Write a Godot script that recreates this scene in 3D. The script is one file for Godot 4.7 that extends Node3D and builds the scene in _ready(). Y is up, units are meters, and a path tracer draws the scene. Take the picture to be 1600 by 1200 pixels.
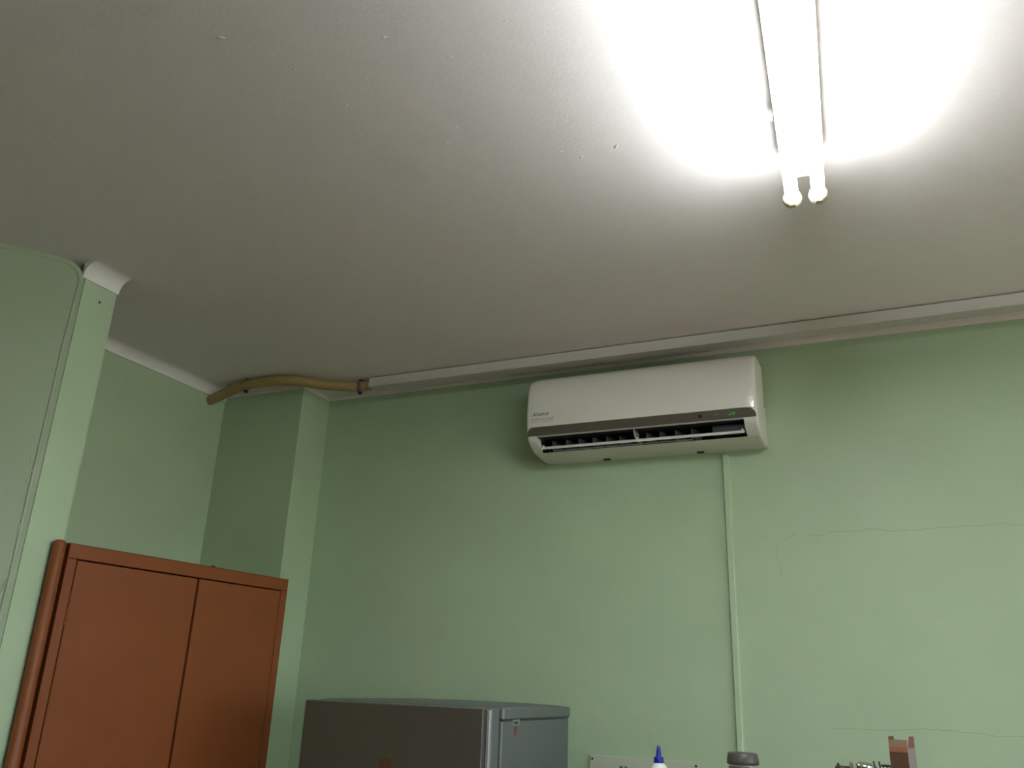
extends Node3D
# metres; the camera stands at x = 0, z = 0; the wall with the air conditioner is at z = BACK

const EYE := 1.48
const TOP := 2.68
const BACK := -2.946
const LEFT := -2.705      # wall of the recess
const PIER := -2.233      # face of the pier
const FOCAL := 1314.3     # pixels of the 1600 x 1200 frame
var look := Basis()
var M := {}

# ------------------------------------------------------------------ helpers
func ray(px: float, py: float) -> Vector3:
	return look * Vector3((px - 800.0) / FOCAL, -(py - 600.0) / FOCAL, -1.0)
func on_z(px: float, py: float, z: float) -> Vector3:
	var r := ray(px, py)
	return Vector3(0, EYE, 0) + r * (z / r.z)
func on_y(px: float, py: float, y: float) -> Vector3:
	var r := ray(px, py)
	return Vector3(0, EYE, 0) + r * ((y - EYE) / r.y)
func on_x(px: float, py: float, x: float) -> Vector3:
	var r := ray(px, py)
	return Vector3(0, EYE, 0) + r * (x / r.x)

func mb() -> SurfaceTool:
	var st := SurfaceTool.new()
	st.begin(Mesh.PRIMITIVE_TRIANGLES)
	st.set_smooth_group(-1)
	return st
func tri(st: SurfaceTool, a: Vector3, b: Vector3, c: Vector3) -> void:
	st.add_vertex(a); st.add_vertex(b); st.add_vertex(c)
func quad(st: SurfaceTool, a: Vector3, b: Vector3, c: Vector3, d: Vector3) -> void:
	tri(st, a, b, c); tri(st, a, c, d)
# convex hull-like chamfered box
func box(st: SurfaceTool, c: Vector3, s: Vector3, bev := 0.0, t := Transform3D()) -> void:
	var h := s * 0.5
	var b := minf(bev, minf(h.x, minf(h.y, h.z)) * 0.9)
	if b <= 0.0:
		var p := []
		for i in 8:
			p.append(t * (c + Vector3(h.x if i & 1 else -h.x, h.y if i & 2 else -h.y, h.z if i & 4 else -h.z)))
		for f in [[4, 6, 7, 5], [1, 3, 2, 0], [5, 7, 3, 1], [0, 2, 6, 4], [6, 2, 3, 7], [0, 4, 5, 1]]:
			quad(st, p[f[0]], p[f[1]], p[f[2]], p[f[3]])
		return
	for ax in 3:                       # faces
		var u := (ax + 1) % 3
		var v := (ax + 2) % 3
		for sg in [-1.0, 1.0]:
			var q := []
			for k in [[-1, -1], [-1, 1], [1, 1], [1, -1]]:
				var w := Vector3()
				w[ax] = h[ax] * sg
				w[u] = (h[u] - b) * k[0]
				w[v] = (h[v] - b) * k[1]
				q.append(t * (c + w))
			if sg < 0: q.reverse()
			quad(st, q[0], q[1], q[2], q[3])
		for su in [-1.0, 1.0]:         # edges along ax
			for sv in [-1.0, 1.0]:
				var q2 := []
				for k in [[-1, 0], [1, 0], [1, 1], [-1, 1]]:
					var w2 := Vector3()
					w2[ax] = (h[ax] - b) * k[0]
					w2[u] = (h[u] - (b if k[1] else 0.0)) * su
					w2[v] = (h[v] - (0.0 if k[1] else b)) * sv
					q2.append(t * (c + w2))
				if su * sv < 0: q2.reverse()
				quad(st, q2[0], q2[1], q2[2], q2[3])
	for sx in [-1.0, 1.0]:
		for sy in [-1.0, 1.0]:
			for sz in [-1.0, 1.0]:
				var a := t * (c + Vector3(h.x * sx, (h.y - b) * sy, (h.z - b) * sz))
				var e := t * (c + Vector3((h.x - b) * sx, h.y * sy, (h.z - b) * sz))
				var g := t * (c + Vector3((h.x - b) * sx, (h.y - b) * sy, h.z * sz))
				if sx * sy * sz > 0: tri(st, a, g, e)
				else: tri(st, a, e, g)
# polygon (counter-clockwise in its u,v) pushed from w0 to w1; to3 = [u axis, v axis, w axis]
func prism(st: SurfaceTool, poly: PackedVector2Array, w0: float, w1: float, ax: Array, o := Vector3.ZERO) -> void:
	var n := poly.size()
	for i in n:
		var a := poly[i]
		var b := poly[(i + 1) % n]
		var pa: Vector3 = o + ax[0] * a.x + ax[1] * a.y
		var pb: Vector3 = o + ax[0] * b.x + ax[1] * b.y
		quad(st, pa + ax[2] * w0, pa + ax[2] * w1, pb + ax[2] * w1, pb + ax[2] * w0)
	var ix := Geometry2D.triangulate_polygon(poly)
	for i in range(0, ix.size(), 3):
		for e in [w0, w1]:
			var v := []
			for k in 3:
				var q := poly[ix[i + k]]
				v.append(o + ax[0] * q.x + ax[1] * q.y + ax[2] * e)
			tri(st, v[0], v[1], v[2])
# rings of equal size joined into a skin, ends closed
func loft(st: SurfaceTool, rings: Array, capped := true, smooth := true) -> void:
	st.set_smooth_group(1 if smooth else -1)
	for r in rings.size() - 1:
		var a: Array = rings[r]
		var b: Array = rings[r + 1]
		for i in a.size():
			var j: int = (i + 1) % a.size()
			quad(st, a[i], b[i], b[j], a[j])
	st.set_smooth_group(-1)
	if capped:
		for r in [0, rings.size() - 1]:
			var c := Vector3.ZERO
			for p in rings[r]: c += p
			c /= rings[r].size()
			for i in rings[r].size():
				tri(st, rings[r][i], rings[r][(i + 1) % rings[r].size()], c)
func tube(st: SurfaceTool, pts: Array, rad: float, seg := 16, capped := true) -> void:
	var rings := []
	var up := Vector3.UP
	for i in pts.size():
		var d: Vector3 = (pts[mini(i + 1, pts.size() - 1)] - pts[maxi(i - 1, 0)]).normalized()
		if absf(d.dot(up)) > 0.98: up = Vector3.RIGHT
		var s := d.cross(up).normalized()
		var v := s.cross(d).normalized()
		var ring := []
		for k in seg:
			var an := TAU * k / seg
			ring.append(pts[i] + (s * cos(an) + v * sin(an)) * rad)
		rings.append(ring)
	loft(st, rings, capped)
# profile of Vector2(radius, height) turned about the y axis
func lathe(st: SurfaceTool, prof: Array, seg := 24, o := Vector3.ZERO, t := Transform3D(), smooth := true) -> void:
	st.set_smooth_group(1 if smooth else -1)
	for i in prof.size() - 1:
		for k in seg:
			var a0 := TAU * k / seg
			var a1 := TAU * (k + 1) / seg
			var p: Vector2 = prof[i]
			var q: Vector2 = prof[i + 1]
			var v := [Vector3(cos(a0) * p.x, p.y, sin(a0) * p.x), Vector3(cos(a0) * q.x, q.y, sin(a0) * q.x), Vector3(cos(a1) * q.x, q.y, sin(a1) * q.x), Vector3(cos(a1) * p.x, p.y, sin(a1) * p.x)]
			for n in 4: v[n] = t * (o + v[n])
			if p.x > 1e-5: tri(st, v[0], v[3], v[1] if q.x <= 1e-5 else v[2])
			if q.x > 1e-5: tri(st, v[0], v[2], v[1])
	st.set_smooth_group(-1)
func smooth_path(p: Array, n := 10) -> Array:
	var c := Curve3D.new()
	for i in p.size():
		var d: Vector3 = (p[mini(i + 1, p.size() - 1)] - p[maxi(i - 1, 0)]) / 6.0
		c.add_point(p[i], -d, d)
	var o := []
	for i in (p.size() - 1) * n + 1:
		o.append(c.samplef(float(i) / n))
	return o

func put(st: SurfaceTool, called: String, m: Material, parent: Node = self) -> MeshInstance3D:
	st.generate_normals()
	var o := MeshInstance3D.new()
	o.name = called
	o.mesh = st.commit()
	o.material_override = m
	o.cast_shadow = GeometryInstance3D.SHADOW_CASTING_SETTING_ON
	parent.add_child(o, true)
	return o
func thing(called: String, label: String, category: String, at := Vector3.ZERO, turn := 0.0, group := "") -> Node3D:
	var o := Node3D.new()
	o.name = called
	add_child(o, true)
	o.position = at
	o.rotation.y = turn
	tag(o, label, category, group)
	return o
func tag(o: Node, label: String, category: String, group := "") -> void:
	o.set_meta("label", label)
	o.set_meta("category", category)
	if group: o.set_meta("group", group)
func struct(o: Node, label := "") -> Node:
	o.set_meta("kind", "structure")
	if label: o.set_meta("label", label)
	return o
func lettering(text: String, called: String, m: Material, parent: Node, at: Vector3, size: Vector2, depth: float, lean := 0.0, font_size := 64, weight := 400) -> MeshInstance3D:
	var f := SystemFont.new()
	f.font_names = PackedStringArray(["Droid Sans"])
	f.font_weight = weight
	var t := TextMesh.new()
	t.font = f
	t.font_size = font_size
	t.text = text
	t.depth = 0.02
	t.pixel_size = 0.01
	t.horizontal_alignment = HORIZONTAL_ALIGNMENT_LEFT
	var bb := t.get_aabb()
	var o := MeshInstance3D.new()
	o.name = called
	o.mesh = t
	o.material_override = m
	var sx := size.x / bb.size.x
	var sy := size.y / bb.size.y
	o.transform = Transform3D(Basis(Vector3(sx, 0, 0), Vector3(lean * sy, sy, 0), Vector3(0, 0, depth / 0.02)), at - Vector3(bb.position.x * sx + lean * sy * bb.position.y, bb.position.y * sy, 0))
	parent.add_child(o, true)
	return o

# ------------------------------------------------------------------ materials
func noise_tex(freq: float, octaves: int, seed_: int, size := 512) -> NoiseTexture2D:
	var n := FastNoiseLite.new()
	n.noise_type = FastNoiseLite.TYPE_SIMPLEX_SMOOTH
	n.seed = seed_
	n.frequency = freq
	n.fractal_octaves = octaves
	var t := NoiseTexture2D.new()
	t.width = size; t.height = size
	t.seamless = true
	t.noise = n
	return t
func ramped(t: NoiseTexture2D, a: Color, b: Color) -> NoiseTexture2D:
	var g := Gradient.new()
	g.set_color(0, a); g.set_color(1, b)
	t.color_ramp = g
	return t
func mat(c: Color, rough := 0.6, metal := 0.0) -> StandardMaterial3D:
	var m := StandardMaterial3D.new()
	m.albedo_color = c
	m.roughness = rough
	m.metallic = metal
	return m
func painted(c: Color, rough: float, relief: float, repeat: float, height: Texture2D, vary: Texture2D = null) -> StandardMaterial3D:
	var m := mat(c, rough)
	m.uv1_triplanar = true
	m.uv1_world_triplanar = true
	m.uv1_scale = Vector3.ONE * repeat
	if relief > 0.0:
		m.heightmap_enabled = true
		m.heightmap_texture = height
		m.heightmap_scale = relief
	if vary: m.albedo_texture = vary
	return m

func materials() -> void:
	var plaster := noise_tex(0.02, 4, 3)
	var peel := noise_tex(0.035, 4, 8)
	var faint := ramped(noise_tex(0.006, 4, 21), Color(0.975, 0.978, 0.972), Color(1, 1, 1))
	var faint2 := ramped(noise_tex(0.008, 4, 33), Color(0.985, 0.985, 0.982), Color(1, 1, 1))
	M.green = painted(Color(0.680, 0.765, 0.628), 0.5, 0.10, 0.9, plaster, faint)
	M.ceiling = painted(Color(0.90, 0.868, 0.852), 0.55, 0.022, 3.6, peel, faint2)
	M.cornice = mat(Color(0.89, 0.875, 0.86), 0.55)
	M.green_old = painted(Color(0.62, 0.675, 0.565), 0.5, 0.10, 0.9, plaster, faint)
	M.rear = painted(Color(0.680, 0.765, 0.628), 0.6, 0.0, 0.9, plaster, faint)
	M.floor = painted(Color(0.52, 0.455, 0.42), 0.5, 0.0, 0.7, plaster, ramped(noise_tex(0.01, 4, 5), Color(0.88, 0.88, 0.88), Color(1, 1, 1)))
	M.crack = mat(Color(0.53, 0.60, 0.49), 0.9)
	M.trunking = mat(Color(0.77, 0.755, 0.72), 0.5)
	M.duct = painted(Color(0.68, 0.765, 0.628), 0.45, 0.0, 1.0, plaster)
	M.pipe = painted(Color(0.66, 0.57, 0.37), 0.5, 0.06, 6.0, plaster, ramped(noise_tex(0.02, 4, 12), Color(0.85, 0.83, 0.78), Color(1, 1, 1)))
	M.steel = mat(Color(0.55, 0.55, 0.52), 0.4, 0.8)
	M.dark = mat(Color(0.10, 0.09, 0.08), 0.6)
	M.ac = mat(Color(0.88, 0.875, 0.84), 0.35)
	M.ac_panel = mat(Color(0.88, 0.87, 0.825), 0.3)
	M.ac_panel.clearcoat_enabled = true
	M.ac_panel.clearcoat = 1.0
	M.ac_panel.clearcoat_roughness = 0.05
	M.band = mat(Color(0.40, 0.37, 0.33), 0.35, 0.3)
	M.silver = mat(Color(0.72, 0.71, 0.69), 0.35, 0.4)
	M.cavity = mat(Color(0.09, 0.095, 0.11), 0.6)
	M.vane = mat(Color(0.30, 0.305, 0.32), 0.5)
	M.sticker = mat(Color(0.50, 0.525, 0.50), 0.5)
	M.motor = mat(Color(0.24, 0.245, 0.25), 0.6)
	M.teal = mat(Color(0.05, 0.44, 0.47), 0.4)
	M.greytext = mat(Color(0.62, 0.61, 0.58), 0.5)
	M.sensor = mat(Color(0.14, 0.13, 0.12), 0.2)
	M.led = mat(Color(0.2, 0.5, 0.15), 0.4)
	M.led.emission_enabled = true
	M.led.emission = Color(0.30, 0.75, 0.22)
	M.led.emission_energy_multiplier = 0.13
	M.orange = painted(Color(0.51, 0.268, 0.10), 0.55, 0.02, 1.2, plaster, ramped(noise_tex(0.008, 3, 44), Color(0.97, 0.965, 0.96), Color(1, 1, 1)))
	M.fridge_door = mat(Color(0.355, 0.318, 0.275), 0.38, 0.35)
	M.fridge = mat(Color(0.42, 0.445, 0.43), 0.5, 0.3)
	M.fridge_trim = mat(Color(0.60, 0.585, 0.58), 0.35, 0.3)
	M.rubber = mat(Color(0.05, 0.05, 0.045), 0.8)
	M.copper = mat(Color(0.42, 0.22, 0.13), 0.4, 0.3)
	M.white = mat(Color(0.86, 0.86, 0.83), 0.5)
	M.red = mat(Color(0.52, 0.15, 0.19), 0.5)
	M.board = mat(Color(0.73, 0.75, 0.66), 0.45)
	M.blue = mat(Color(0.07, 0.12, 0.55), 0.35)
	M.milk = mat(Color(0.85, 0.86, 0.84), 0.4)
	M.lid = mat(Color(0.31, 0.295, 0.275), 0.4)
	M.coffee = mat(Color(0.05, 0.035, 0.03), 0.6)
	M.carton = painted(Color(0.37, 0.26, 0.17), 0.7, 0.0, 14.0, plaster, ramped(noise_tex(0.02, 3, 71), Color(0.8, 0.78, 0.75), Color(1, 1, 1)))
	M.carton_orange = mat(Color(0.60, 0.36, 0.25), 0.6)
	M.carton_side = mat(Color(0.55, 0.51, 0.49), 0.6)
	M.carton_red = mat(Color(0.54, 0.33, 0.31), 0.6)
	M.carton_in = mat(Color(0.47, 0.37, 0.27), 0.8)
	M.brown = mat(Color(0.20, 0.14, 0.09), 0.5)
	M.tan = mat(Color(0.58, 0.54, 0.44), 0.9)
	M.chrome = mat(Color(0.85, 0.85, 0.85), 0.18, 1.0)
	M.olive = mat(Color(0.16, 0.22, 0.12), 0.5)
	M.cream = mat(Color(0.85, 0.83, 0.76), 0.4)
	M.shelf = painted(Color(0.55, 0.42, 0.30), 0.5, 0.0, 2.0, plaster)
	M.holder = mat(Color(0.68, 0.65, 0.53), 0.5)
	M.batten = mat(Color(0.90, 0.895, 0.87), 0.4)
	M.glow = mat(Color(1, 1, 1), 0.4)
	M.glow.emission_enabled = true
	M.glow.emission = Color(0.95, 0.98, 1.0)
	M.glow.emission_energy_multiplier = 16.5
	M.glass = mat(Color(0.95, 0.97, 0.97, 0.12), 0.05)
	M.glass.transparency = BaseMaterial3D.TRANSPARENCY_ALPHA
	var jar := mat(Color(0.9, 0.93, 0.92, 0.18), 0.05)
	jar.transparency = BaseMaterial3D.TRANSPARENCY_ALPHA
	M.jar = jar

# ------------------------------------------------------------------ scene
func _ready() -> void:
	# camera
	look = Basis(Vector3.UP, deg_to_rad(25.051)) * Basis(Vector3.RIGHT, deg_to_rad(19.726)) * Basis(Vector3.BACK, deg_to_rad(2.187))
	var cam := Camera3D.new()
	cam.name = "camera"
	cam.fov = rad_to_deg(2.0 * atan(600.0 / FOCAL))
	cam.transform = Transform3D(look, Vector3(0, EYE, 0))
	cam.near = 0.05
	add_child(cam)
	cam.current = true
	# sky and exposure
	var env := Environment.new()
	env.background_mode = Environment.BG_SKY
	var sm := ProceduralSkyMaterial.new()
	sm.sky_top_color = Color(0.62, 0.72, 0.86)
	sm.sky_horizon_color = Color(0.86, 0.88, 0.90)
	sm.ground_bottom_color = Color(0.66, 0.64, 0.60)
	sm.ground_horizon_color = Color(0.76, 0.75, 0.72)
	sm.sky_energy_multiplier = 1.7
	sm.ground_energy_multiplier = 1.7
	var sky := Sky.new()
	sky.sky_material = sm
	env.sky = sky
	env.tonemap_mode = Environment.TONE_MAPPER_LINEAR
	env.tonemap_exposure = 3.4
	env.sdfgi_enabled = true
	env.ssao_enabled = true
	env.ssil_enabled = true
	var we := WorldEnvironment.new()
	we.name = "environment"
	we.environment = env
	add_child(we)

	materials()
	room()
	fluorescent(Vector3(-0.1113, TOP, -1.8035), deg_to_rad(3.5), "bare twin tube fluorescent light on the ceiling in front of the air conditioner")
	air_conditioner()
	trunking()
	cupboard()
	fridge()
	shelf_things()
	details()

func room() -> void:
	var st := mb()
	box(st, Vector3(-0.2, -0.05, -0.2), Vector3(6.2, 0.1, 6.2))
	struct(put(st, "floor", M.floor))
	st = mb()
	box(st, Vector3(-0.2, TOP + 0.06, -0.2), Vector3(6.2, 0.12, 6.2))
	struct(put(st, "ceiling", M.ceiling))
	st = mb()
	box(st, Vector3(-0.2, TOP / 2, BACK - 0.075), Vector3(6.0, TOP, 0.15))
	struct(put(st, "wall_back", M.green))
	st = mb()
	box(st, Vector3(LEFT - 0.075, TOP / 2, (BACK - 1.71) / 2), Vector3(0.15, TOP, -BACK - 1.71))
	struct(put(st, "wall_left", M.green))
	var flat := [Vector3.RIGHT, Vector3.BACK, Vector3.UP]
	# pier with a splayed face towards the room
	st = mb()
	prism(st, PackedVector2Array([Vector2(PIER - 0.015, -1.712), Vector2(PIER - 0.015, -1.630), Vector2(-2.95, -0.667), Vector2(-2.95, -1.712)]), 0.0, TOP, flat)
	struct(put(st, "wall_pier", M.ceiling))
	st = mb()
	box(st, Vector3(PIER - 0.08, (TOP - 0.045) / 2, -1.651), Vector3(0.165, TOP - 0.045, 0.1205))
	struct(put(st, "wall_pier_face", M.green))
	# corner column
	st = mb()
	prism(st, PackedVector2Array([Vector2(LEFT - 0.05, -2.735), Vector2(LEFT - 0.05, BACK - 0.02), Vector2(-2.289, BACK - 0.02), Vector2(-2.270, -2.735)]), 0.0, TOP, flat)
	struct(put(st, "wall_column", M.green))
	# the other walls of the room
	st = mb()
	box(st, Vector3(-3.025, TOP / 2, 1.1), Vector3(0.15, TOP, 3.6))
	struct(put(st, "wall_left_front", M.rear))
	# right wall with the window that lets the daylight in, and rear wall, beyond the frame
	window_wall("wall_right", "window_1", Transform3D(Basis(Vector3.UP, -PI / 2), Vector3(2.675, 0, -0.17)), 5.85, -0.53, 3.4, "wide steel framed window in the wall to the right of the air conditioner")
	st = mb()
	box(st, Vector3(-0.2, TOP / 2, 2.675), Vector3(5.9, TOP, 0.15))
	struct(put(st, "wall_rear", M.rear))
	# cornices
	cornice("trim_1", PIER, 0.0495, -1.714, -1.578)
	cornice("trim_2", LEFT, 0.040, -2.735, -1.712)
	# ceiling paint carried down over the top of the wall, uneven lower edge
	var rng := RandomNumberGenerator.new()
	rng.seed = 5
	var poly := PackedVector2Array()
	var n := 160
	for i in n + 1:
		var x := lerpf(-2.289, 2.6, float(i) / n)
		var w := 0.0140 + rng.randf_range(-0.0007, 0.0007) + (0.0035 * smoothstep(-0.5, 0.5, x))
		poly.append(Vector2(x, TOP - w))
	poly.append(Vector2(2.6, TOP)); poly.append(Vector2(-2.289, TOP))
	st = mb()
	prism(st, poly, BACK - 0.001, BACK + 0.002, [Vector3.RIGHT, Vector3.UP, Vector3.BACK])
	struct(put(st, "trim_3", M.ceiling), "uneven strip of ceiling paint along the top of the green wall")
	st = mb()
	box(st, Vector3((LEFT - 2.270) / 2, TOP - 0.012, -2.735), Vector3(-2.270 - LEFT, 0.024, 0.003))
	quad(st, Vector3(-2.2685, TOP - 0.024, -2.7335), Vector3(-2.2685, TOP, -2.7335), Vector3(-2.2872, TOP, BACK), Vector3(-2.2872, TOP - 0.0125, BACK))
	struct(put(st, "trim_4", M.ceiling), "strip of ceiling paint round the top of the corner column")
	# rounded boarded panel on the splayed face of the pier
	var u := Vector3(-0.597, 0, 0.802)
	var nrm := Vector3(0.802, 0, 0.597)
	var o := Vector3(PIER, 0, -1.590)
	var R := 0.072
	var edge := PackedVector2Array([Vector2(0.0, 0.0), Vector2(1.1, 0.0), Vector2(1.1, TOP)])
	for k in 9:
		var a := PI / 2 * k / 8.0
		edge.append(Vector2(R - R * sin(a) + 0.0, TOP - R + R * cos(a)))
	var panel := Node3D.new()
	panel.name = "wall_panel"
	add_child(panel)
	struct(panel, "green plastered panel with a rounded top corner beside the pier")
	st = mb()
	prism(st, edge, -0.040, 0.012, [u, Vector3.UP, nrm], o)
	put(st, "plaster_sheet", M.green_old, panel)
	# raised bead along the edge of the panel
	var bead := []
	for i in 12: bead.append(o + u * (0.016 + rng.randf_range(-0.0015, 0.0015)) + nrm * 0.010 + Vector3.UP * (0.02 + (TOP - R - 0.02) * i / 12.0))
	for k in 9:
		var a := PI / 2 * k / 8.0
		var r2 := R - 0.012
		bead.append(o + u * (R - r2 * cos(a)) + nrm * 0.010 + Vector3.UP * (TOP - R + r2 * sin(a)))
	for i in 5: bead.append(o + u * (R + 0.15 + 0.2 * i) + nrm * 0.010 + Vector3.UP * (TOP - 0.012))
	st = mb()
	tube(st, bead, 0.005, 8)
	put(st, "bead", M.green_old, panel)
	# chips of loose plaster next to the bead
	for i in 26:
		st = mb()
		var y := rng.randf_range(1.35, 2.56)
		var c := o + u * rng.randf_range(0.018, 0.030) + nrm * 0.013 + Vector3.UP * y
		var L := rng.randf_range(0.006, 0.02)
		box(st, Vector3.ZERO, Vector3(rng.randf_range(0.002, 0.004), L, 0.004), 0.0012, Transform3D(Basis(Vector3.UP, 0.93) * Basis(Vector3.BACK, rng.randf_range(-0.35, 0.2)), c))
		put(st, "plaster_chip", M.green, panel)

# a wall seen from inside along its own x, with one window opening centred at cx
func window_wall(called: String, window: String, t: Transform3D, length: float, cx: float, wide: float, label: String) -> void:
	var y0 := 0.90; var y1 := 2.15; var h := length / 2
	var a := cx - wide / 2; var b := cx + wide / 2
	var st := mb()
	box(st, Vector3((a - h) / 2, TOP / 2, 0), Vector3(a + h, TOP, 0.15), 0.0, t)
	box(st, Vector3((b + h) / 2, TOP / 2, 0), Vector3(h - b, TOP, 0.15), 0.0, t)
	box(st, Vector3(cx, y0 / 2, 0), Vector3(wide, y0, 0.15), 0.0, t)
	box(st, Vector3(cx, (y1 + TOP) / 2, 0), Vector3(wide, TOP - y1, 0.15), 0.0, t)
	struct(put(st, called, M.rear))
	var win := Node3D.new()
	win.name = window
	add_child(win)
	win.transform = t.translated_local(Vector3(cx, (y0 + y1) / 2, 0))
	struct(win, label)
	var hw := wide / 2; var hh := (y1 - y0) / 2
	st = mb()
	for s in [-1, 1]:
		box(st, Vector3(s * (hw - 0.02), 0, 0), Vector3(0.04, hh * 2, 0.05))
		box(st, Vector3(0, s * (hh - 0.02), 0), Vector3(hw * 2, 0.04, 0.05))
		box(st, Vector3(s * hw / 3, 0, 0), Vector3(0.035, hh * 2, 0.045))
	put(st, "window_frame", M.white, win)
	for k in 3:
		st = mb()
		box(st, Vector3((k - 1) * hw * 2 / 3, 0, 0), Vector3(hw * 2 / 3 - 0.036, hh * 2 - 0.08, 0.005))
		put(st, "pane", M.glass, win)

func cornice(called: String, x: float, d: float, z0: float, z1: float) -> void:
	var p := PackedVector2Array([Vector2(0, 0.0), Vector2(0, -d), Vector2(0.007, -d)])
	for k in 17:
		var a := PI / 2 * k / 16.0
		var r := d - 0.004
		p.append(Vector2(0.008 + (r + 0.004) * (1.0 - cos(a)), -d + 0.0038 + r * sin(a)))
	p.append(Vector2(d + 0.012, 0))
	var st := mb()
	prism(st, p, z0, z1, [Vector3.RIGHT, Vector3.UP, Vector3.BACK], Vector3(x, TOP, 0))
	struct(put(st, called, M.cornice), "white coved cornice")

func fluorescent(at: Vector3, turn: float, label: String) -> void:
	var t := thing("fluorescent_light", label, "ceiling light", at, turn)
	var st := mb()
	box(st, Vector3(0, -0.0375, 0.64), Vector3(0.092, 0.075, 1.20), 0.004)
	put(st, "batten", M.batten, t)
	for e in [0.04, 1.24]:
		st = mb()
		box(st, Vector3(0, -0.040, e), Vector3(0.05, 0.072, 0.012), 0.002)
		put(st, "end_cap", M.holder, t)
	for s in [-1.0, 1.0]:
		st = mb()
		tube(st, [Vector3(s * 0.0285, -0.115, 0.024), Vector3(s * 0.0285, -0.115, 1.252)], 0.0145, 20)
		put(st, "tube", M.glow, t)
		for e in [[0.006, 0.024], [1.252, 1.270]]:
			st = mb()
			tube(st, [Vector3(s * 0.0285, -0.115, e[0]), Vector3(s * 0.0285, -0.115, e[1])], 0.0135, 20)
			put(st, "tube_cap", M.steel, t)
		for e in [0.0, 1.256]:
			st = mb()
			var turned := Transform3D(Basis(Vector3.RIGHT, PI / 2), Vector3(s * 0.0285, -0.115, e))
			lathe(st, [Vector2(0.0150, 0.0), Vector2(0.0165, -0.001), Vector2(0.0205, 0.002), Vector2(0.0215, 0.006), Vector2(0.0215, 0.016), Vector2(0.0190, 0.020), Vector2(0.0150, 0.020), Vector2(0.0150, 0.0)], 10, Vector3.ZERO, turned, false)
			box(st, Vector3(s * 0.0285, -0.086, e + 0.010 + (0.006 if e < 0.5 else -0.006)), Vector3(0.022, 0.030, 0.018), 0.003)
			put(st, "lamp_holder", M.holder, t)
	for z in [0.22, 1.05]:
		st = mb()
		box(st, Vector3(-0.051, -0.03, z), Vector3(0.010, 0.012, 0.03), 0.002)
		put(st, "clip", M.batten, t)
	# the light of the tubes: they glow all round; a strip just below them adds to it
	var l := AreaLight3D.new()
	l.name = "tube_light"
	l.light_color = Color(0.95, 0.98, 1.0)
	l.light_energy = 0.2
	l.area_size = Vector2(0.085, 1.2)
	l.area_range = 9.0
	l.shadow_enabled = true
	l.transform = Transform3D(Basis(Vector3.RIGHT, -PI / 2), Vector3(0, -0.131, 0.64))
	t.add_child(l, true)

# outline of the air conditioner seen from the side: (height, distance from the wall)
const AC := [Vector2(0.304, 0.030), Vector2(0.308, 0.100), Vector2(0.304, 0.150), Vector2(0.294, 0.178), Vector2(0.276, 0.198), Vector2(0.245, 0.211), Vector2(0.19, 0.2175), Vector2(0.14, 0.2185), Vector2(0.10, 0.2155), Vector2(0.083, 0.212), Vector2(0.066, 0.206)]
const AC_LOW := [Vector2(0.020, 0.142), Vector2(0.0155, 0.105), Vector2(0.0125, 0.05), Vector2(0.0115, 0.012), Vector2(0.0115, 0.0), Vector2(0.155, 0.0), Vector2(0.155, 0.030)]

func outline(parts: Array, inset: float) -> Array:
	var p := parts
	var o := []
	for i in p.size():
		var a: Vector2 = p[(i - 1 + p.size()) % p.size()]
		var b: Vector2 = p[(i + 1) % p.size()]
		var t := (b - a).normalized()
		var q: Vector2 = p[i] + Vector2(t.y, -t.x) * (inset if turns_left(p) else -inset)
		q.y = maxf(q.y, 0.0)
		o.append(q)
	return o
func turns_left(p: Array) -> bool:
	var a := 0.0
	for i in p.size():
		var u: Vector2 = p[i]
		var v: Vector2 = p[(i + 1) % p.size()]
		a += u.x * v.y - u.y * v.x
	return a < 0.0
func strip_rows(st: SurfaceTool, rows: Array, lift: float, half: Callable, rim: float, fall := 0.0) -> void:
	# a sheet that follows the outline; rows of (height, distance); half(row) gives its half width; edges roll down
	var cols := []                     # (distance in from the edge, how far rolled down 0..1, gentle fall)
	for i in 6: cols.append([rim * (1 - cos(PI / 2 * i / 5.0)), 1 - sin(PI / 2 * i / 5.0), fall])
	for i in range(1, 9): cols.append([rim + 0.026 * i / 8.0, 0.0, fall * pow(1.0 - i / 8.0, 2.0)])
	var nx := cols.size() * 2 - 1
	var grid := []
	for r in rows.size():
		var a: Vector2 = rows[maxi(r - 1, 0)]
		var b: Vector2 = rows[mini(r + 1, rows.size() - 1)]
		var t := (b - a).normalized()
		var nrm := Vector2(t.y, -t.x)
		if nrm.y < 0: nrm = -nrm
		var line := []
		var hw: float = half.call(r)
		for i in nx + 1:
			var c: Array = cols[i] if i < cols.size() else cols[nx - i]
			var f: float = (-hw + c[0]) if i < cols.size() else (hw - c[0])
			var q: Vector2 = rows[r] + nrm * (lift - c[2] - c[1] * (lift - c[2] + rim * 0.9))
			line.append(Vector3(f, q.x, q.y))
		grid.append(line)
	st.set_smooth_group(1)
	for r in grid.size() - 1:
		for i in nx: quad(st, grid[r][i], grid[r][i + 1], grid[r + 1][i + 1], grid[r + 1][i])
	st.set_smooth_group(-1)
	for r in [0, grid.size() - 1]:
		var row: Vector2 = rows[r]
		for i in nx:
			var a2: Vector3 = grid[r][i]; var b2: Vector3 = grid[r][i + 1]
			quad(st, a2, b2, Vector3(b2.x, row.x, row.y - 0.004), Vector3(a2.x, row.x, row.y - 0.004))
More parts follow.
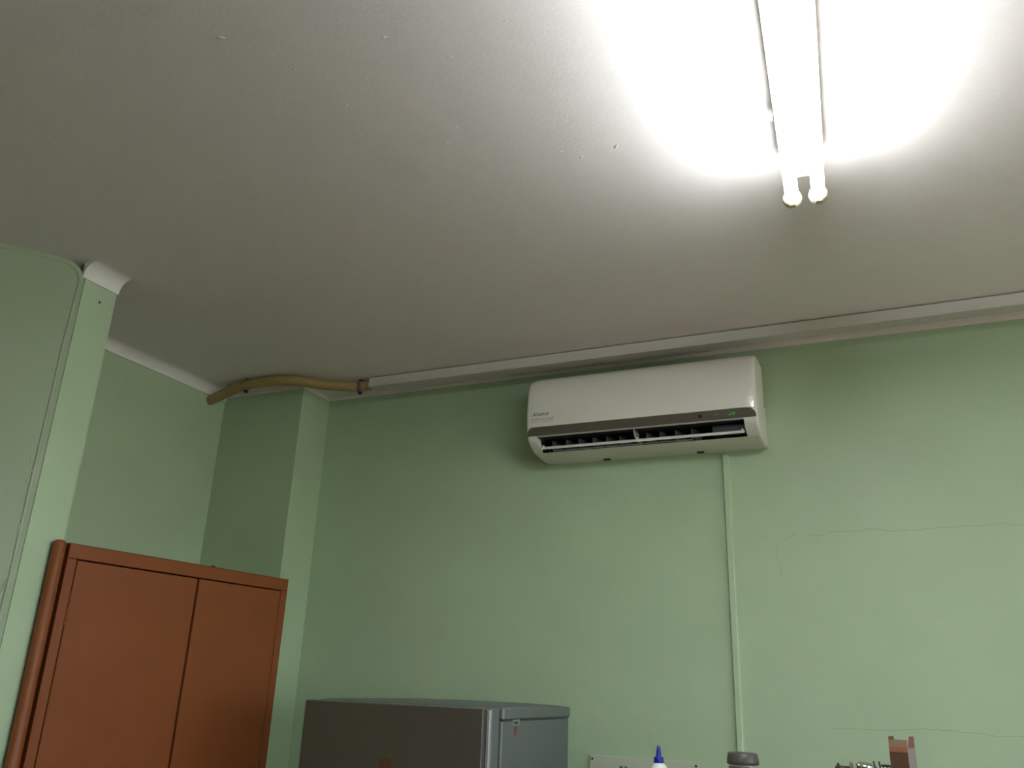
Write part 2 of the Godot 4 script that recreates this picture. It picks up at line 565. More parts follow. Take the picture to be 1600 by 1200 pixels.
func dense(p: Array, n: int) -> Array:
	var o := []
	for i in p.size() - 1:
		for k in n:
			var a: Vector2 = p[maxi(i - 1, 0)]
			var d: Vector2 = p[mini(i + 2, p.size() - 1)]
			o.append(p[i].cubic_interpolate(p[i + 1], a, d, float(k) / n))
	o.append(p[-1])
	return o

func air_conditioner() -> void:
	var HW := 0.416
	var t := thing("air_conditioner", "white split unit air conditioner mounted high on the green wall", "air conditioner", Vector3(-0.796, EYE + 0.80, BACK))
	var s0 := -0.376; var s1 := 0.370          # ends of the air slot
	var front := dense(AC, 3)
	var chin := dense([Vector2(0.066, 0.206), Vector2(0.052, 0.197), Vector2(0.036, 0.176), Vector2(0.020, 0.142)], 4)
	chin.pop_front(); chin.pop_back()
	var solid: Array = front + chin + AC_LOW
	var notch: Array = front + [Vector2(0.063, 0.204), Vector2(0.067, 0.15), Vector2(0.064, 0.085), Vector2(0.045, 0.06), Vector2(0.024, 0.085)] + AC_LOW
	var st := mb()
	# end blocks with rounded outer edges
	for sd in [-1.0, 1.0]:
		var rings := []
		for k in 6:
			var a := PI / 2 * k / 5.0
			var ring := []
			for q in outline(solid, 0.010 * (1 - sin(a))): ring.append(Vector3(sd * (HW - 0.010 * (1 - cos(a))), q.x, q.y))
			rings.append(ring)
		var last := []
		for q in solid: last.append(Vector3(s0 if sd < 0 else s1, q.x, q.y))
		rings.append(last)
		st.set_smooth_group(1)
		for r in rings.size() - 1:
			for i in rings[r].size():
				var j: int = (i + 1) % rings[r].size()
				quad(st, rings[r][i], rings[r + 1][i], rings[r + 1][j], rings[r][j])
		st.set_smooth_group(-1)
		for r in [0, rings.size() - 1]:
			var poly := PackedVector2Array()
			for v in rings[r]: poly.append(Vector2(v.y, v.z))
			var ix := Geometry2D.triangulate_polygon(poly)
			for i in range(0, ix.size(), 3): tri(st, rings[r][ix[i]], rings[r][ix[i + 1]], rings[r][ix[i + 2]])
	# middle with the hollow of the air slot
	var rm := []
	for x in [s0, s1]:
		var ring := []
		for q in notch: ring.append(Vector3(x, q.x, q.y))
		rm.append(ring)
	for i in notch.size():
		var j: int = (i + 1) % notch.size()
		var in_slot: bool = i >= front.size() and i <= front.size() + 4
		if not in_slot: quad(st, rm[0][i], rm[1][i], rm[1][j], rm[0][j])
	put(st, "casing", M.ac, t)
	# dark lining of the slot
	st = mb()
	for i in range(front.size(), front.size() + 5):
		quad(st, rm[0][i], rm[1][i], rm[1][i + 1], rm[0][i + 1])
	for x in [s0 + 0.0006, s1 - 0.0006]:
		quad(st, Vector3(x, 0.066, 0.17), Vector3(x, 0.064, 0.085), Vector3(x, 0.024, 0.085), Vector3(x, 0.021, 0.142))
	put(st, "slot_lining", M.cavity, t)
	st = mb()
	box(st, Vector3(0, 0.228, 0.016), Vector3(2 * HW - 0.03, 0.146, 0.030))
	put(st, "back_plate", M.motor, t)
	# glossy front panel, grey band below it, thin silver edge
	st = mb()
	strip_rows(st, dense([Vector2(0.306, 0.135), Vector2(0.303, 0.155), Vector2(0.294, 0.178), Vector2(0.276, 0.198), Vector2(0.245, 0.211), Vector2(0.19, 0.2175), Vector2(0.14, 0.2185), Vector2(0.0995, 0.2155)], 4), 0.0035, func(_r: int) -> float: return HW - 0.0015, 0.010, 0.0025)
	put(st, "front_panel", M.ac_panel, t)
	var rows := []
	for k in 13:
		var y := lerpf(0.0985, 0.0685, k / 12.0)
		rows.append(Vector2(y, lerpf(0.2155, 0.2068, k / 12.0)))
	st = mb()
	var corner := func(r: int) -> float:
		var s := (r / 12.0) * 0.030
		var R := 0.024
		return HW - 0.004 - ((R - sqrt(maxf(R * R - (R - s) * (R - s), 0.0))) if s < R else 0.0)
	strip_rows(st, rows, 0.0036, corner, 0.0015)
	put(st, "display_band", M.band, t)
	st = mb()
	box(st, Vector3((s0 + s1) / 2, 0.0655, 0.2055), Vector3(s1 - s0, 0.0035, 0.003), 0.001)
	put(st, "silver_edge", M.silver, t)
	# upright vanes, middle support and motor cover inside the slot
	var mid := on_z(991, 672, BACK + 0.19).x - t.position.x
	for px in [868, 889, 909, 931, 952, 973, 1015, 1036, 1060, 1085]:
		var x: float = on_z(px, 680 - (px - 868) * 0.075, BACK + 0.15).x - t.position.x
		st = mb()
		box(st, Vector3.ZERO, Vector3(0.0024, 0.034, 0.058), 0.0006, Transform3D(Basis(Vector3.UP, -0.45), Vector3(x, 0.0455, 0.122)))
		put(st, "vane", M.vane, t)
	st = mb()
	prism(st, PackedVector2Array([Vector2(0.030, 0.10), Vector2(0.030, 0.168), Vector2(0.048, 0.190), Vector2(0.064, 0.198), Vector2(0.064, 0.10)]), mid - 0.002, mid + 0.002, [Vector3.UP, Vector3.BACK, Vector3.RIGHT])
	put(st, "slot_support", M.silver, t)
	st = mb()
	var mx := on_z(1111, 664, BACK + 0.17).x - t.position.x
	box(st, Vector3((mx + s1) / 2, 0.047, 0.135), Vector3(s1 - mx - 0.002, 0.032, 0.05), 0.002)
	put(st, "motor_cover", M.motor, t)
	# two long air flaps across the lower part of the slot
	st = mb()
	box(st, Vector3.ZERO, Vector3(s1 - s0 - 0.010, 0.013, 0.004), 0.0015, Transform3D(Basis(Vector3.RIGHT, -0.55), Vector3((s0 + s1) / 2, 0.0300, 0.170)))
	for x in [s0 + 0.012, mid + 0.004, s1 - 0.012]: box(st, Vector3(x, 0.0355, 0.166), Vector3(0.006, 0.012, 0.010), 0.0015)
	put(st, "air_flap", M.ac, t)
	st = mb()
	box(st, Vector3.ZERO, Vector3(0.52, 0.006, 0.003), 0.001, Transform3D(Basis(Vector3.RIGHT, -0.5), Vector3((s0 + s1) / 2 - 0.07, 0.0225, 0.152)))
	put(st, "air_flap", M.silver, t)
	# small screw caps under the chin
	for px in [945, 1092]:
		st = mb()
		var p := on_z(px, 720 - (px - 945) * 0.068, BACK + 0.05) - t.position
		box(st, Vector3(p.x, 0.0115, 0.022), Vector3(0.026, 0.008, 0.016), 0.002)
		put(st, "screw_cap", M.motor, t)
	# lettering and lights on the front
	var zf := 0.2223
	lettering("Alliance", "brand_lettering", M.teal, t, Vector3(-0.3885, 0.139, zf - 0.0006), Vector2(0.062, 0.0160), 0.0009, 0.25, 64, 700)
	lettering("neocool", "range_lettering", M.greytext, t, Vector3(-0.392, 0.120, zf - 0.0009), Vector2(0.086, 0.0165), 0.0009, 0.0)
	st = mb()
	box(st, Vector3(-0.350, 0.1155, zf - 0.0006), Vector3(0.084, 0.0009, 0.0008))
	put(st, "underline", M.greytext, t)
	var zb := 0.2168
	st = mb()
	box(st, Vector3(0.228, 0.084, zb - 0.0015), Vector3(0.0125, 0.0125, 0.002), 0.0005)
	put(st, "remote_sensor", M.sensor, t)
	st = mb()
	box(st, Vector3(0.281, 0.083, zb - 0.0015), Vector3(0.003, 0.003, 0.002), 0.0006)
	put(st, "power_led", M.led, t)
	lettering("24", "led_display", M.led, t, Vector3(0.322, 0.0775, zb - 0.0012), Vector2(0.022, 0.0125), 0.0009, 0.08)

func trunking() -> void:
	# square trunking along the ceiling
	var x0 := -1.955; var x1 := 2.59
	var t := thing("cable_trunking", "long white square trunking fixed along the ceiling above the air conditioner", "trunking", Vector3(0, TOP, -2.7915))
	var st := mb()
	box(st, Vector3((x0 + x1) / 2, -0.003, 0), Vector3(x1 - x0, 0.006, 0.030))
	put(st, "base_strip", M.trunking, t)
	st = mb()
	var a := 0.0295
	# an open U of thin walls
	box(st, Vector3((x0 + x1) / 2, -0.0433, 0), Vector3(x1 - x0, 0.0024, 2 * a), 0.0008)
	box(st, Vector3((x0 + x1) / 2, -0.0052, 0), Vector3(x1 - x0, 0.0020, 2 * a - 0.003))
	for s in [-1.0, 1.0]: box(st, Vector3((x0 + x1) / 2, -0.0242, s * (a - 0.0012)), Vector3(x1 - x0, 0.0400, 0.0024), 0.0006)
	put(st, "cover", M.trunking, t)
	# yellow pipe bending round the column into the wall of the recess
	var pipe := thing("insulated_pipe", "yellowed insulated pipe bending round the corner column below the ceiling", "pipe")
	var e := EYE
	var path := smooth_path([Vector3(-1.9565, e + 1.1735, -2.789), Vector3(-1.985, e + 1.172, -2.783), Vector3(-2.03, e + 1.1690, -2.770), Vector3(-2.14, e + 1.1690, -2.706), Vector3(-2.225, e + 1.173, -2.642), Vector3(-2.32, e + 1.1755, -2.612), Vector3(-2.43, e + 1.1745, -2.607), Vector3(-2.52, e + 1.168, -2.612), Vector3(-2.61, e + 1.155, -2.628), Vector3(-2.715, e + 1.137, -2.646)], 8)
	st = mb()
	tube(st, path, 0.0215, 20)
	put(st, "pipe_run", M.pipe, pipe)
	for k in [0.185, 0.735]:
		var i := int(k * (path.size() - 1))
		var c: Vector3 = path[i]
		var d: Vector3 = (path[i + 1] - path[i - 1]).normalized()
		st = mb()
		tube(st, [c - d * 0.006, c + d * 0.006], 0.0232, 20)
		var sd := d.cross(Vector3.UP).normalized()
		var saddle := put(st, "pipe_clamp", M.steel, pipe)
		for s in [-1.0, 1.0]:
			st = mb()
			var q: Vector3 = c + Vector3.UP * 0.0275 * s + sd * 0.004
			box(st, Vector3.ZERO, Vector3(0.016, 0.012, 0.016), 0.003, Transform3D(Basis(Vector3.UP, atan2(-d.z, d.x)), q))
			put(st, "clamp_screw", M.dark, saddle)
	# narrow painted conduit from the air conditioner down the wall
	var duct := thing("wall_conduit", "narrow green painted conduit running down the wall below the air conditioner", "conduit", Vector3(-0.5275, 0, BACK))
	st = mb()
	box(st, Vector3(0, 1.565, 0.001), Vector3(0.024, 1.43, 0.003))
	put(st, "base_strip", M.duct, duct)
	st = mb()
	box(st, Vector3(0, 1.565, 0.0085), Vector3(0.021, 1.43, 0.013), 0.003)
	put(st, "cover", M.duct, duct)

func cupboard() -> void:
	# steel cupboard standing in the recess, turned a little
	var fl := on_x(111, 848, -2.200)
	var fr := on_y(451, 905.5, fl.y)
	var W := Vector2(fr.x - fl.x, fr.z - fl.z).length()
	var H := fl.y
	var D := 0.44
	# local x runs along the front from the pier to the column, local z out of the front
	var dx := Vector3(fr.x - fl.x, 0, fr.z - fl.z).normalized()
	var turn := atan2(-dx.z, dx.x)
	var t := thing("steel_cupboard", "orange brown painted steel cupboard with two doors standing in the recess", "cupboard", Vector3(fl.x, 0, fl.z), turn)
	var st := mb()
	# carcass: sides, back, top, bottom, and the frame round the doors
	box(st, Vector3(0.0015, H / 2, -D / 2), Vector3(0.003, H, D))
	box(st, Vector3(W - 0.0015, H / 2, -D / 2), Vector3(0.003, H, D))
	box(st, Vector3(W / 2, H / 2, -D + 0.0015), Vector3(W, H, 0.003))
	box(st, Vector3(W / 2, H - 0.002, -D / 2), Vector3(W, 0.004, D), 0.0015)
	box(st, Vector3(W / 2, 0.05, -D / 2), Vector3(W, 0.1, D - 0.02))
	put(st, "carcass", M.orange, t)
	st = mb()
	var dt := H - 0.0435; var x0 := 0.030; var x1 := W - 0.0290; var xs := 0.476
	box(st, Vector3(W / 2, (H + dt) / 2 + 0.0005, -0.010), Vector3(W, H - dt - 0.001, 0.020), 0.0015)
	box(st, Vector3(x0 / 2, dt / 2, -0.010), Vector3(x0, dt, 0.020), 0.0015)
	box(st, Vector3((W + x1) / 2, dt / 2, -0.010), Vector3(W - x1, dt, 0.020), 0.0015)
	box(st, Vector3(W / 2, 0.04, -0.010), Vector3(W, 0.08, 0.020), 0.0015)
	put(st, "front_frame", M.orange, t)
	for k in 2:
		st = mb()
		var a := x0 + 0.0040 if k == 0 else xs + 0.005
		var b := xs - 0.005 if k == 0 else x1 - 0.0020
		box(st, Vector3((a + b) / 2, (dt - 0.0030 + 0.084) / 2, -0.0105), Vector3(b - a, dt - 0.0030 - 0.084, 0.019), 0.002)
		var door := put(st, "door", M.orange, t)
		var hx := x0 + 0.001 if k == 0 else x1 - 0.0005
		for y0 in [H - 0.235, 0.35]:                # hinge knuckles near the top and the bottom of the door
			st = mb()
			box(st, Vector3(hx, y0 + 0.045, -0.005), Vector3(0.004, 0.09, 0.006), 0.001)
			for j in 5:
				box(st, Vector3(hx, y0 + 0.009 + 0.018 * j, 0.0010), Vector3(0.0075, 0.0135, 0.0075), 0.0025)
			put(st, "hinge", M.orange, door)
		if k == 1:
			st = mb()
			var hz := Transform3D(Basis(Vector3.RIGHT, PI / 2), Vector3(a + 0.045, 0.95, -0.001))
			lathe(st, [Vector2(0.0, 0.03), Vector2(0.016, 0.03), Vector2(0.018, 0.026), Vector2(0.014, 0.012), Vector2(0.014, 0.0)], 16, Vector3.ZERO, hz)
			box(st, Vector3(a + 0.045, 0.95, 0.033), Vector3(0.012, 0.075, 0.012), 0.004)
			put(st, "handle", M.steel, door)
	# the strip behind the gap between the doors
	st = mb()
	box(st, Vector3(xs, (dt + 0.084) / 2, -0.024), Vector3(0.05, dt - 0.09, 0.004))
	put(st, "door_stop", M.orange, t)
	# rounded post in front of the pier and the groove beside it
	st = mb()
	var post := []
	for y in [0.0, H - 0.004, H, H + 0.0035]:
		var ring := []
		for i in 16:
			var an := TAU * i / 16.0
			var r := 0.0180 if y < H - 0.002 else (0.0155 if y < H + 0.001 else 0.009)
			ring.append(Vector3(-0.0305 + cos(an) * r, y, -0.006 + sin(an) * r))
		post.append(ring)
	loft(st, post)
	put(st, "corner_post", M.orange, t)
	st = mb()
	box(st, Vector3(-0.009, H / 2 - 0.002, -0.022), Vector3(0.020, H - 0.004, 0.006))
	put(st, "groove_back", M.orange, t)
	st = mb()
	lathe(st, [Vector2(0.0, 0.006), Vector2(0.006, 0.005), Vector2(0.008, 0.0)], 10, Vector3(0.535, H, -0.012))
	put(st, "bolt", M.brown, t)

func fridge() -> void:
	var zf := -2.165
	var l := on_z(475.8, 1089.3, zf)
	var x0 := l.x; var x1 := -1.032; var H := EYE - 0.0575
	var W := x1 - x0
	var t := thing("fridge", "grey metallic fridge standing in front of the green wall", "fridge", Vector3((x0 + x1) / 2, 0, zf))
	var st := mb()
	box(st, Vector3(0, (H - 0.034) / 2 + 0.02, -0.072 - 0.255), Vector3(W - 0.008, H - 0.034 - 0.04, 0.510), 0.003)
	put(st, "body", M.fridge, t)
	st = mb()                                        # lid with a slightly domed top
	box(st, Vector3(0, H - 0.0165, -0.072 - 0.2575), Vector3(W, 0.033, 0.515), 0.005)
	var rings := []
	for k in 5:
		var f := k / 4.0
		var hx := (W / 2 - 0.006) * cos(f * PI / 2 * 0.8)
		var ring := []
		for q in [[-1, -1], [1, -1], [1, 1], [-1, 1]]:
			ring.append(Vector3(hx * q[0], H - 0.001 + 0.008 * sin(f * PI / 2), -0.3255 + (0.25 - 0.08 * f) * q[1]))
		rings.append(ring)
	loft(st, rings, true, false)
	put(st, "lid", M.fridge, t)
	st = mb()
	box(st, Vector3(0, (H + 0.03) / 2, -0.0630), Vector3(W - 0.044, H - 0.06, 0.018))
	put(st, "door_seal", M.rubber, t)
	var cut := 0.86
	for k in 2:
		var y0 := 0.06 if k == 0 else cut + 0.006
		var y1 := cut - 0.006 if k == 0 else H - 0.002
		st = mb()
		box(st, Vector3(-0.002, (y0 + y1) / 2, -0.0290), Vector3(W - 0.004, y1 - y0, 0.050), 0.004)
		var d := put(st, "door" if k == 1 else "freezer_door", M.fridge, t)
		st = mb()
		box(st, Vector3(-0.011, (y0 + y1) / 2, -0.003), Vector3(W - 0.034, y1 - y0 - 0.004, 0.006), 0.002)
		put(st, "door_skin", M.fridge_door, d)
		st = mb()
		box(st, Vector3(W / 2 - 0.0115, (y0 + y1) / 2, -0.0020), Vector3(0.0110, y1 - y0 - 0.006, 0.007), 0.002)
		put(st, "edge_strip", M.fridge_trim, d)
		if k == 1:
			var a := on_z(592.5, 1200.5, zf) - t.position
			var b := on_z(619.5, 1185.5, zf) - t.position
			var lw := b.x - a.x
			var lh := b.y - a.y
			lettering("K", "brand_letter", M.copper, d, Vector3(a.x, a.y, -0.0005), Vector2(lw * 0.40, lh), 0.0016, 0.0, 64, 700)
			st = mb()
			box(st, Vector3(a.x + lw * 0.485, a.y + lh / 2, 0.0003), Vector3(lw * 0.10, lh, 0.0016))
			put(st, "brand_letter", M.copper, d)
			lettering("C", "brand_letter", M.copper, d, Vector3(a.x + lw * 0.59, a.y, -0.0005), Vector2(lw * 0.41, lh), 0.0016, 0.0, 64, 700)
	for sx in [-1, 1]:
		for sz in [-0.12, -0.52]:
			st = mb()
			lathe(st, [Vector2(0.0, 0.0), Vector2(0.02, 0.0), Vector2(0.02, 0.05), Vector2(0.0, 0.05)], 12, Vector3(sx * (W / 2 - 0.06), 0, sz))
			put(st, "foot", M.rubber, t)
	# stickers on the side
	var q := on_x(806.5, 1127.5, x1 - 0.004) - t.position
	st = mb()
	box(st, Vector3(W / 2 - 0.004, q.y, q.z), Vector3(0.0012, 0.020, 0.050))
	var lab := put(st, "sticker", M.sticker, t)
	st = mb()
	box(st, Vector3(W / 2 - 0.0032, q.y - 0.003, q.z + 0.002), Vector3(0.0008, 0.006, 0.032))
	put(st, "print", M.olive, lab)
	q = on_x(806, 1142, x1 - 0.004) - t.position
	st = mb()
	prism(st, PackedVector2Array([Vector2(q.z + 0.008, q.y + 0.012), Vector2(q.z - 0.010, q.y + 0.012), Vector2(q.z + 0.002, q.y - 0.012), Vector2(q.z + 0.010, q.y - 0.010)]), W / 2 - 0.0045, W / 2 - 0.0034, [Vector3.BACK, Vector3.UP, Vector3.RIGHT])
	put(st, "red_sticker", M.red, t)

func shelf_things() -> void:
	# bookcase below the frame that carries the small things
	var SY := 1.19
	var t := thing("bookcase", "brown wooden bookcase against the green wall below the air conditioner", "bookcase", Vector3(0.10, 0, -2.46))
	var st := mb()
	box(st, Vector3(0, SY - 0.0125, 0), Vector3(1.70, 0.025, 0.82), 0.003)
	put(st, "top", M.shelf, t)
	for s in [-1, 1]:
		st = mb()
		box(st, Vector3(s * 0.83, (SY - 0.025) / 2, 0), Vector3(0.02, SY - 0.025, 0.80), 0.002)
		put(st, "side_panel", M.shelf, t)
	for y in [0.08, 0.45, 0.80]:
		st = mb()
		box(st, Vector3(0, y, 0), Vector3(1.64, 0.02, 0.79), 0.002)
		put(st, "shelf", M.shelf, t)
	st = mb()
	box(st, Vector3(0, (SY - 0.025) / 2, -0.395), Vector3(1.64, SY - 0.03, 0.008))
	put(st, "back_panel", M.shelf, t)

	# board on the wall
	var a := on_z(921, 1179, BACK + 0.014)
	var b := on_z(1092, 1189.3, BACK + 0.014)
	t = thing("notice_board", "pale board screwed to the green wall behind the glue bottle", "board", Vector3((a.x + b.x) / 2, a.y, BACK))
	var bw := b.x - a.x
	st = mb()
	box(st, Vector3(0, -0.15, 0.007), Vector3(bw, 0.30, 0.014), 0.0025)
	put(st, "sheet", M.board, t)
	for s in [-1, 1]:
		st = mb()
		lathe(st, [Vector2(0.0, 0.0025), Vector2(0.003, 0.002), Vector2(0.004, 0.0)], 10, Vector3.ZERO, Transform3D(Basis(Vector3.RIGHT, PI / 2), Vector3(s * (bw / 2 - 0.010), -0.012, 0.014)))
		put(st, "screw", M.dark, t)
	for px in [970.5, 978.5]:
		var p := on_z(px, 1197, BACK + 0.0145) - t.position
		st = mb()
		prism(st, PackedVector2Array([Vector2(p.x - 0.006, p.y), Vector2(p.x - 0.002, p.y - 0.05), Vector2(p.x + 0.010, p.y - 0.05), Vector2(p.x + 0.005, p.y + (0.0 if px < 975 else -0.004))]), 0.0135, 0.0146, [Vector3.RIGHT, Vector3.UP, Vector3.BACK])
		put(st, "printed_stroke", M.teal, t)

	# glue bottle
	var z := -2.28
	var tip := on_z(1028.8, 1164.5, z)
	t = thing("glue_bottle", "white glue bottle with a pointed blue cap on the bookcase", "bottle", Vector3(tip.x, SY, z))
	var h := tip.y - SY
	st = mb()
	lathe(st, [Vector2(0.0, 0.0), Vector2(0.020, 0.0), Vector2(0.0225, 0.003), Vector2(0.0225, h - 0.062), Vector2(0.021, h - 0.052), Vector2(0.017, h - 0.0455), Vector2(0.0115, h - 0.041), Vector2(0.0105, h - 0.038), Vector2(0.0, h - 0.038)], 28)
	put(st, "body", M.milk, t)
	st = mb()
	lathe(st, [Vector2(0.0122, h - 0.041), Vector2(0.0125, h - 0.040), Vector2(0.0122, h - 0.029), Vector2(0.0112, h - 0.0275), Vector2(0.0068, h - 0.0265), Vector2(0.0062, h - 0.018), Vector2(0.0046, h - 0.008), Vector2(0.0026, h - 0.0015), Vector2(0.0, h)], 20)
	put(st, "cap", M.blue, t)

	# jar with a grey lid
	z = -2.22
	var jt := on_z(1160.5, 1175.5, z)
	var jb := on_z(1161, 1194.5, z)
	var r := (on_z(1186.5, 1190, z).x - on_z(1136.5, 1188, z).x) / 2
	t = thing("jar", "glass jar of dark coffee with a grey plastic lid", "jar", Vector3(jb.x, SY, z))
	var y0 := jb.y - SY
	var y1 := jt.y - SY
	st = mb()
	lathe(st, [Vector2(0.0, 0.0), Vector2(r * 0.92, 0.0), Vector2(r * 0.97, 0.005), Vector2(r * 0.97, y0 - 0.012), Vector2(r * 0.9, y0 - 0.002), Vector2(r * 0.88, y0 + 0.01)], 32)
	put(st, "glass", M.jar, t)
	st = mb()
	lathe(st, [Vector2(0.0, 0.004), Vector2(r * 0.9, 0.004), Vector2(r * 0.92, 0.01), Vector2(r * 0.92, y0 - 0.014), Vector2(r * 0.84, y0 - 0.006), Vector2(0.0, y0 - 0.006)], 32)
	put(st, "coffee", M.coffee, t)
	st = mb()
	lathe(st, [Vector2(r * 0.93, y0), Vector2(r, y0 + 0.002), Vector2(r * 0.985, y0 + 0.010), Vector2(r * 0.93, y1 - 0.004), Vector2(r * 0.88, y1 - 0.0008), Vector2(r * 0.6, y1), Vector2(0.0, y1)], 32)
	put(st, "lid", M.lid, t)

	# open carton
	z = -2.20
	var c0 := on_z(1392.5, 1167.5, z); var c1 := on_z(1422.5, 1168.5, z)
	var cw := c1.x - c0.x
	var ch := c0.y - SY
	var cd := 0.050
	t = thing("carton", "small tall orange and brown carton with open flaps", "box", Vector3((c0.x + c1.x) / 2 + 0.002, SY, z - cd / 2), deg_to_rad(-17))
	var th := 0.0012
	st = mb()
	box(st, Vector3(0, ch / 2, cd / 2), Vector3(cw, ch, th))
	put(st, "front_face", M.carton, t)
	st = mb()
	box(st, Vector3(0, ch / 2, -cd / 2), Vector3(cw, ch, th))
	box(st, Vector3(0, th / 2, 0), Vector3(cw, th, cd))
	put(st, "back_face", M.carton, t)
	for s in [-1, 1]:
		st = mb()
		box(st, Vector3(s * cw / 2, ch / 2, 0), Vector3(th, ch, cd))
		put(st, "side_face", M.carton_side, t)
	st = mb()                                        # orange band round the top of the front
	box(st, Vector3(0, ch - 0.0045, cd / 2 + th * 0.6), Vector3(cw, 0.009, 0.0006))
	put(st, "band", M.carton_orange, t)
	st = mb()                                        # front flap folded back, its brown inside showing
	box(st, Vector3(0, 0.0085, 0), Vector3(cw * 0.96, 0.017, th), 0.0, Transform3D(Basis(Vector3.RIGHT, -0.35), Vector3(0, ch, cd / 2)))
	put(st, "flap", M.carton_in, t)
	for s in [-1.0, 1.0]:
		st = mb()
		var fh := 0.024 if s > 0 else 0.022
		prism(st, PackedVector2Array([Vector2(-cd * 0.48, 0), Vector2(cd * 0.48, 0), Vector2(cd * 0.30, fh), Vector2(-cd * 0.30, fh)]), -th / 2, th / 2, [Vector3.BACK, Vector3(sin(s * 0.12), cos(0.12), 0), Vector3.RIGHT], Vector3(s * cw / 2, ch, 0))
		put(st, "flap", M.carton_red if s > 0 else M.carton_in, t)

	# clutter that only just shows above the lower edge of the picture
	z = -2.20
	var p := on_z(1308.5, 1193.0, z)
	t = thing("storage_tin", "dark brown tin with a small knob on its lid", "tin", Vector3(on_z(1316, 1198, z).x, SY, z - 0.02))
	var k := on_z(1316, 1197.8, z).y - SY
	st = mb()
	lathe(st, [Vector2(0.0, 0.0), Vector2(0.016, 0.0), Vector2(0.0165, k - 0.008), Vector2(0.0165, k - 0.004)], 24)
	put(st, "body", M.brown, t)
	st = mb()
	lathe(st, [Vector2(0.0172, k - 0.010), Vector2(0.0172, k - 0.002), Vector2(0.015, k), Vector2(0.0, k)], 24)
	lathe(st, [Vector2(0.0028, 0.0), Vector2(0.003, 0.003), Vector2(0.0014, 0.0065), Vector2(0.0, 0.007)], 10, Vector3(-0.0095, k, 0.003))
	put(st, "lid", M.brown, t)

	t = thing("soft_brush", "worn tan bristle brush standing upright among the clutter", "brush", Vector3(on_z(1330, 1198, z).x, SY, z - 0.005))
	k = on_z(1330, 1190.0, z).y - SY
	st = mb()
	lathe(st, [Vector2(0.0, 0.0), Vector2(0.003, 0.0), Vector2(0.0036, k - 0.03), Vector2(0.0040, k - 0.02), Vector2(0.0, k - 0.02)], 12)
	put(st, "handle", M.tan, t)
	st = mb()
	var rng := RandomNumberGenerator.new()
	rng.seed = 9
	for i in 40:
		var an := rng.randf_range(0, TAU)
		var rr := sqrt(rng.randf()) * 0.0034
		var b0 := Vector3(cos(an) * rr, k - 0.021, sin(an) * rr)
		tube(st, [b0, b0 + Vector3(cos(an) * rr * 0.5, rng.randf_range(0.013, 0.021), sin(an) * rr * 0.5)], 0.0004, 4)
	put(st, "bristles", M.tan, t)

	var m0 := on_z(1350, 1196.0, z)
	t = thing("metal_bowl", "shiny metal bowl with a dark inside between the brush and the pen", "bowl", Vector3(m0.x, SY, z - 0.03))
	k = m0.y - SY
	st = mb()
	lathe(st, [Vector2(0.0, 0.0), Vector2(0.014, 0.0), Vector2(0.0165, 0.01), Vector2(0.0185, k - 0.006), Vector2(0.0200, k), Vector2(0.0192, k)], 28)
	put(st, "shell", M.chrome, t)
	st = mb()
	lathe(st, [Vector2(0.0191, k), Vector2(0.0178, k - 0.006), Vector2(0.0155, 0.012), Vector2(0.0, 0.008)], 28)
	put(st, "lining", M.dark, t)
	st = mb()
	box(st, Vector3.ZERO, Vector3(0.030, 0.0012, 0.016), 0.0004, Transform3D(Basis(Vector3.BACK, -0.12) * Basis(Vector3.RIGHT, 0.4), Vector3(0.002, k + 0.0012, 0.010)))
	put(st, "spout", M.chrome, t)

	var g0 := on_z(1364.5, 1188.5, z)
	t = thing("pen", "dark green pen standing upright beside the metal bowl", "pen", Vector3(g0.x + 0.007, SY, z + 0.012))
	k = g0.y - SY
	st = mb()
	tube(st, [Vector3(0.001, 0.0, 0), Vector3(-0.002, k - 0.02, 0), Vector3(-0.0035, k - 0.012, 0)], 0.0024, 10)
	put(st, "barrel", M.olive, t)
	st = mb()
	tube(st, [Vector3(-0.0035, k - 0.012, 0), Vector3(-0.0065, k, 0)], 0.0017, 10)
	put(st, "tip", M.olive, t)

	var w0 := on_z(1384, 1196.5, z)
	t = thing("mug", "small cream mug with a dark rim beside the carton", "mug", Vector3(w0.x - 0.001, SY, z - 0.03))
	k = w0.y - SY
	st = mb()
	lathe(st, [Vector2(0.0, 0.0), Vector2(0.0088, 0.0), Vector2(0.0098, 0.004), Vector2(0.0098, k - 0.003), Vector2(0.0090, k - 0.003), Vector2(0.0086, 0.006), Vector2(0.0, 0.006)], 24)
	put(st, "body", M.cream, t)
	st = mb()
	lathe(st, [Vector2(0.0100, k - 0.004), Vector2(0.0102, k - 0.001), Vector2(0.0096, k), Vector2(0.0089, k - 0.002)], 24)
	for an in [0.5, 1.3, 2.1]: box(st, Vector3(cos(an) * 0.0098, k - 0.007, sin(an) * 0.0098), Vector3(0.0024, 0.010, 0.0016), 0.0004)
	put(st, "rim", M.dark, t)
	st = mb()
	tube(st, [Vector3(-0.0105, k - 0.03, 0.0), Vector3(-0.0120, k - 0.005, 0.0), Vector3(-0.0135, k + 0.006, 0.0)], 0.0016, 8)
	put(st, "spoon_handle", M.dark, t)

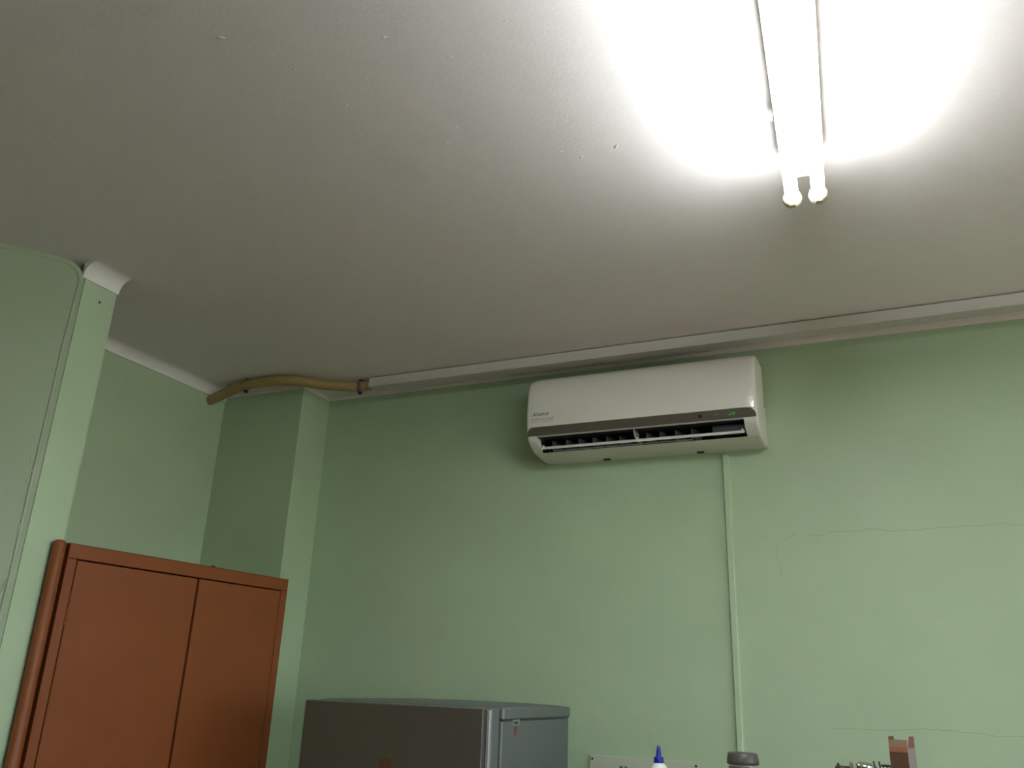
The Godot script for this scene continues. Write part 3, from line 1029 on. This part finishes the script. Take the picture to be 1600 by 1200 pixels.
func crack(px: Array, called: String, wide: float) -> void:
	var rng := RandomNumberGenerator.new()
	rng.seed = px.size() * 7 + 1
	var pts := []
	for i in px.size() - 1:
		var a := on_z(px[i].x, px[i].y, BACK + 0.0006)
		var b := on_z(px[i + 1].x, px[i + 1].y, BACK + 0.0006)
		var n := maxi(int(a.distance_to(b) / 0.012), 1)
		for k in n:
			pts.append(a.lerp(b, float(k) / n) + Vector3(0, rng.randf_range(-0.0012, 0.0012), 0))
	pts.append(on_z(px[-1].x, px[-1].y, BACK + 0.0006))
	var st := mb()
	for i in pts.size() - 1:
		var d: Vector3 = (pts[i + 1] - pts[i]).normalized()
		var s: Vector3 = Vector3(-d.y, d.x, 0) * wide * rng.randf_range(0.5, 1.2) * 0.5
		quad(st, pts[i] + s, pts[i + 1] + s, pts[i + 1] - s, pts[i] - s)
	put(st, called, M.crack, get_node("wall_back"))

func details() -> void:
	crack([Vector2(1224, 905), Vector2(1217, 880), Vector2(1212, 858), Vector2(1215, 850), Vector2(1235, 838), Vector2(1250, 833)], "plaster_crack", 0.0010)
	crack([Vector2(1265, 836.5), Vector2(1280, 837), Vector2(1297, 831), Vector2(1340, 830), Vector2(1365, 825.5), Vector2(1385, 829.5), Vector2(1440, 828), Vector2(1455, 825.5), Vector2(1490, 823), Vector2(1540, 821), Vector2(1567, 816.5), Vector2(1585, 820.5), Vector2(1600, 820.5), Vector2(1660, 818)], "plaster_crack", 0.0014)
	crack([Vector2(1300, 1139), Vector2(1345, 1139), Vector2(1385, 1142), Vector2(1440, 1139), Vector2(1480, 1142), Vector2(1530, 1146), Vector2(1560, 1151), Vector2(1600, 1151), Vector2(1640, 1153)], "plaster_crack", 0.0012)
	# lumps and dents in the ceiling paint
	var ceil := get_node("ceiling")
	var lumps := [[345, 59, 9, 0.5], [318, 10, 4, 0.0], [703, 90, 7, 0.3], [698, 224, 6, 0.6], [712, 198, 6, 0.4], [963, 229, 9, -0.9], [877, 237, 5, 1.2], [908, 246, 7, -0.9], [1039, 283, 6, 0.2], [810, 341, 5, 0.0], [541, 164, 6, 0.3], [563, 210, 6, 0.4], [640, 166, 4, 0.0], [790, 33, 5, 0.2], [600, 58, 6, 0.4], [460, 108, 5, 0.0], [480, 165, 4, 0.0], [810, 366, 5, 0.2]]
	for q in lumps:
		var c := on_y(q[0], q[1], TOP)
		var sz: float = q[2] * 0.0011
		var st := mb()
		var turn := Transform3D(Basis(Vector3.UP, q[3]) * Basis.from_scale(Vector3(1.0, 1.0, 0.45)), c)
		lathe(st, [Vector2(sz, 0.0006), Vector2(sz * 0.85, -sz * 0.06), Vector2(sz * 0.5, -sz * 0.11), Vector2(0.0, -sz * 0.13)], 12, Vector3.ZERO, turn)
		put(st, "paint_lump", M.ceiling, ceil)
	# nail hole in the pier
	var p := on_x(155.5, 472.5, PIER + 0.0025)
	var st2 := mb()
	lathe(st2, [Vector2(0.0045, -0.001), Vector2(0.0035, 0.001), Vector2(0.0, 0.0012)], 8, Vector3.ZERO, Transform3D(Basis(Vector3.BACK, -PI / 2), p))
	put(st2, "nail", M.dark, get_node("wall_pier_face"))
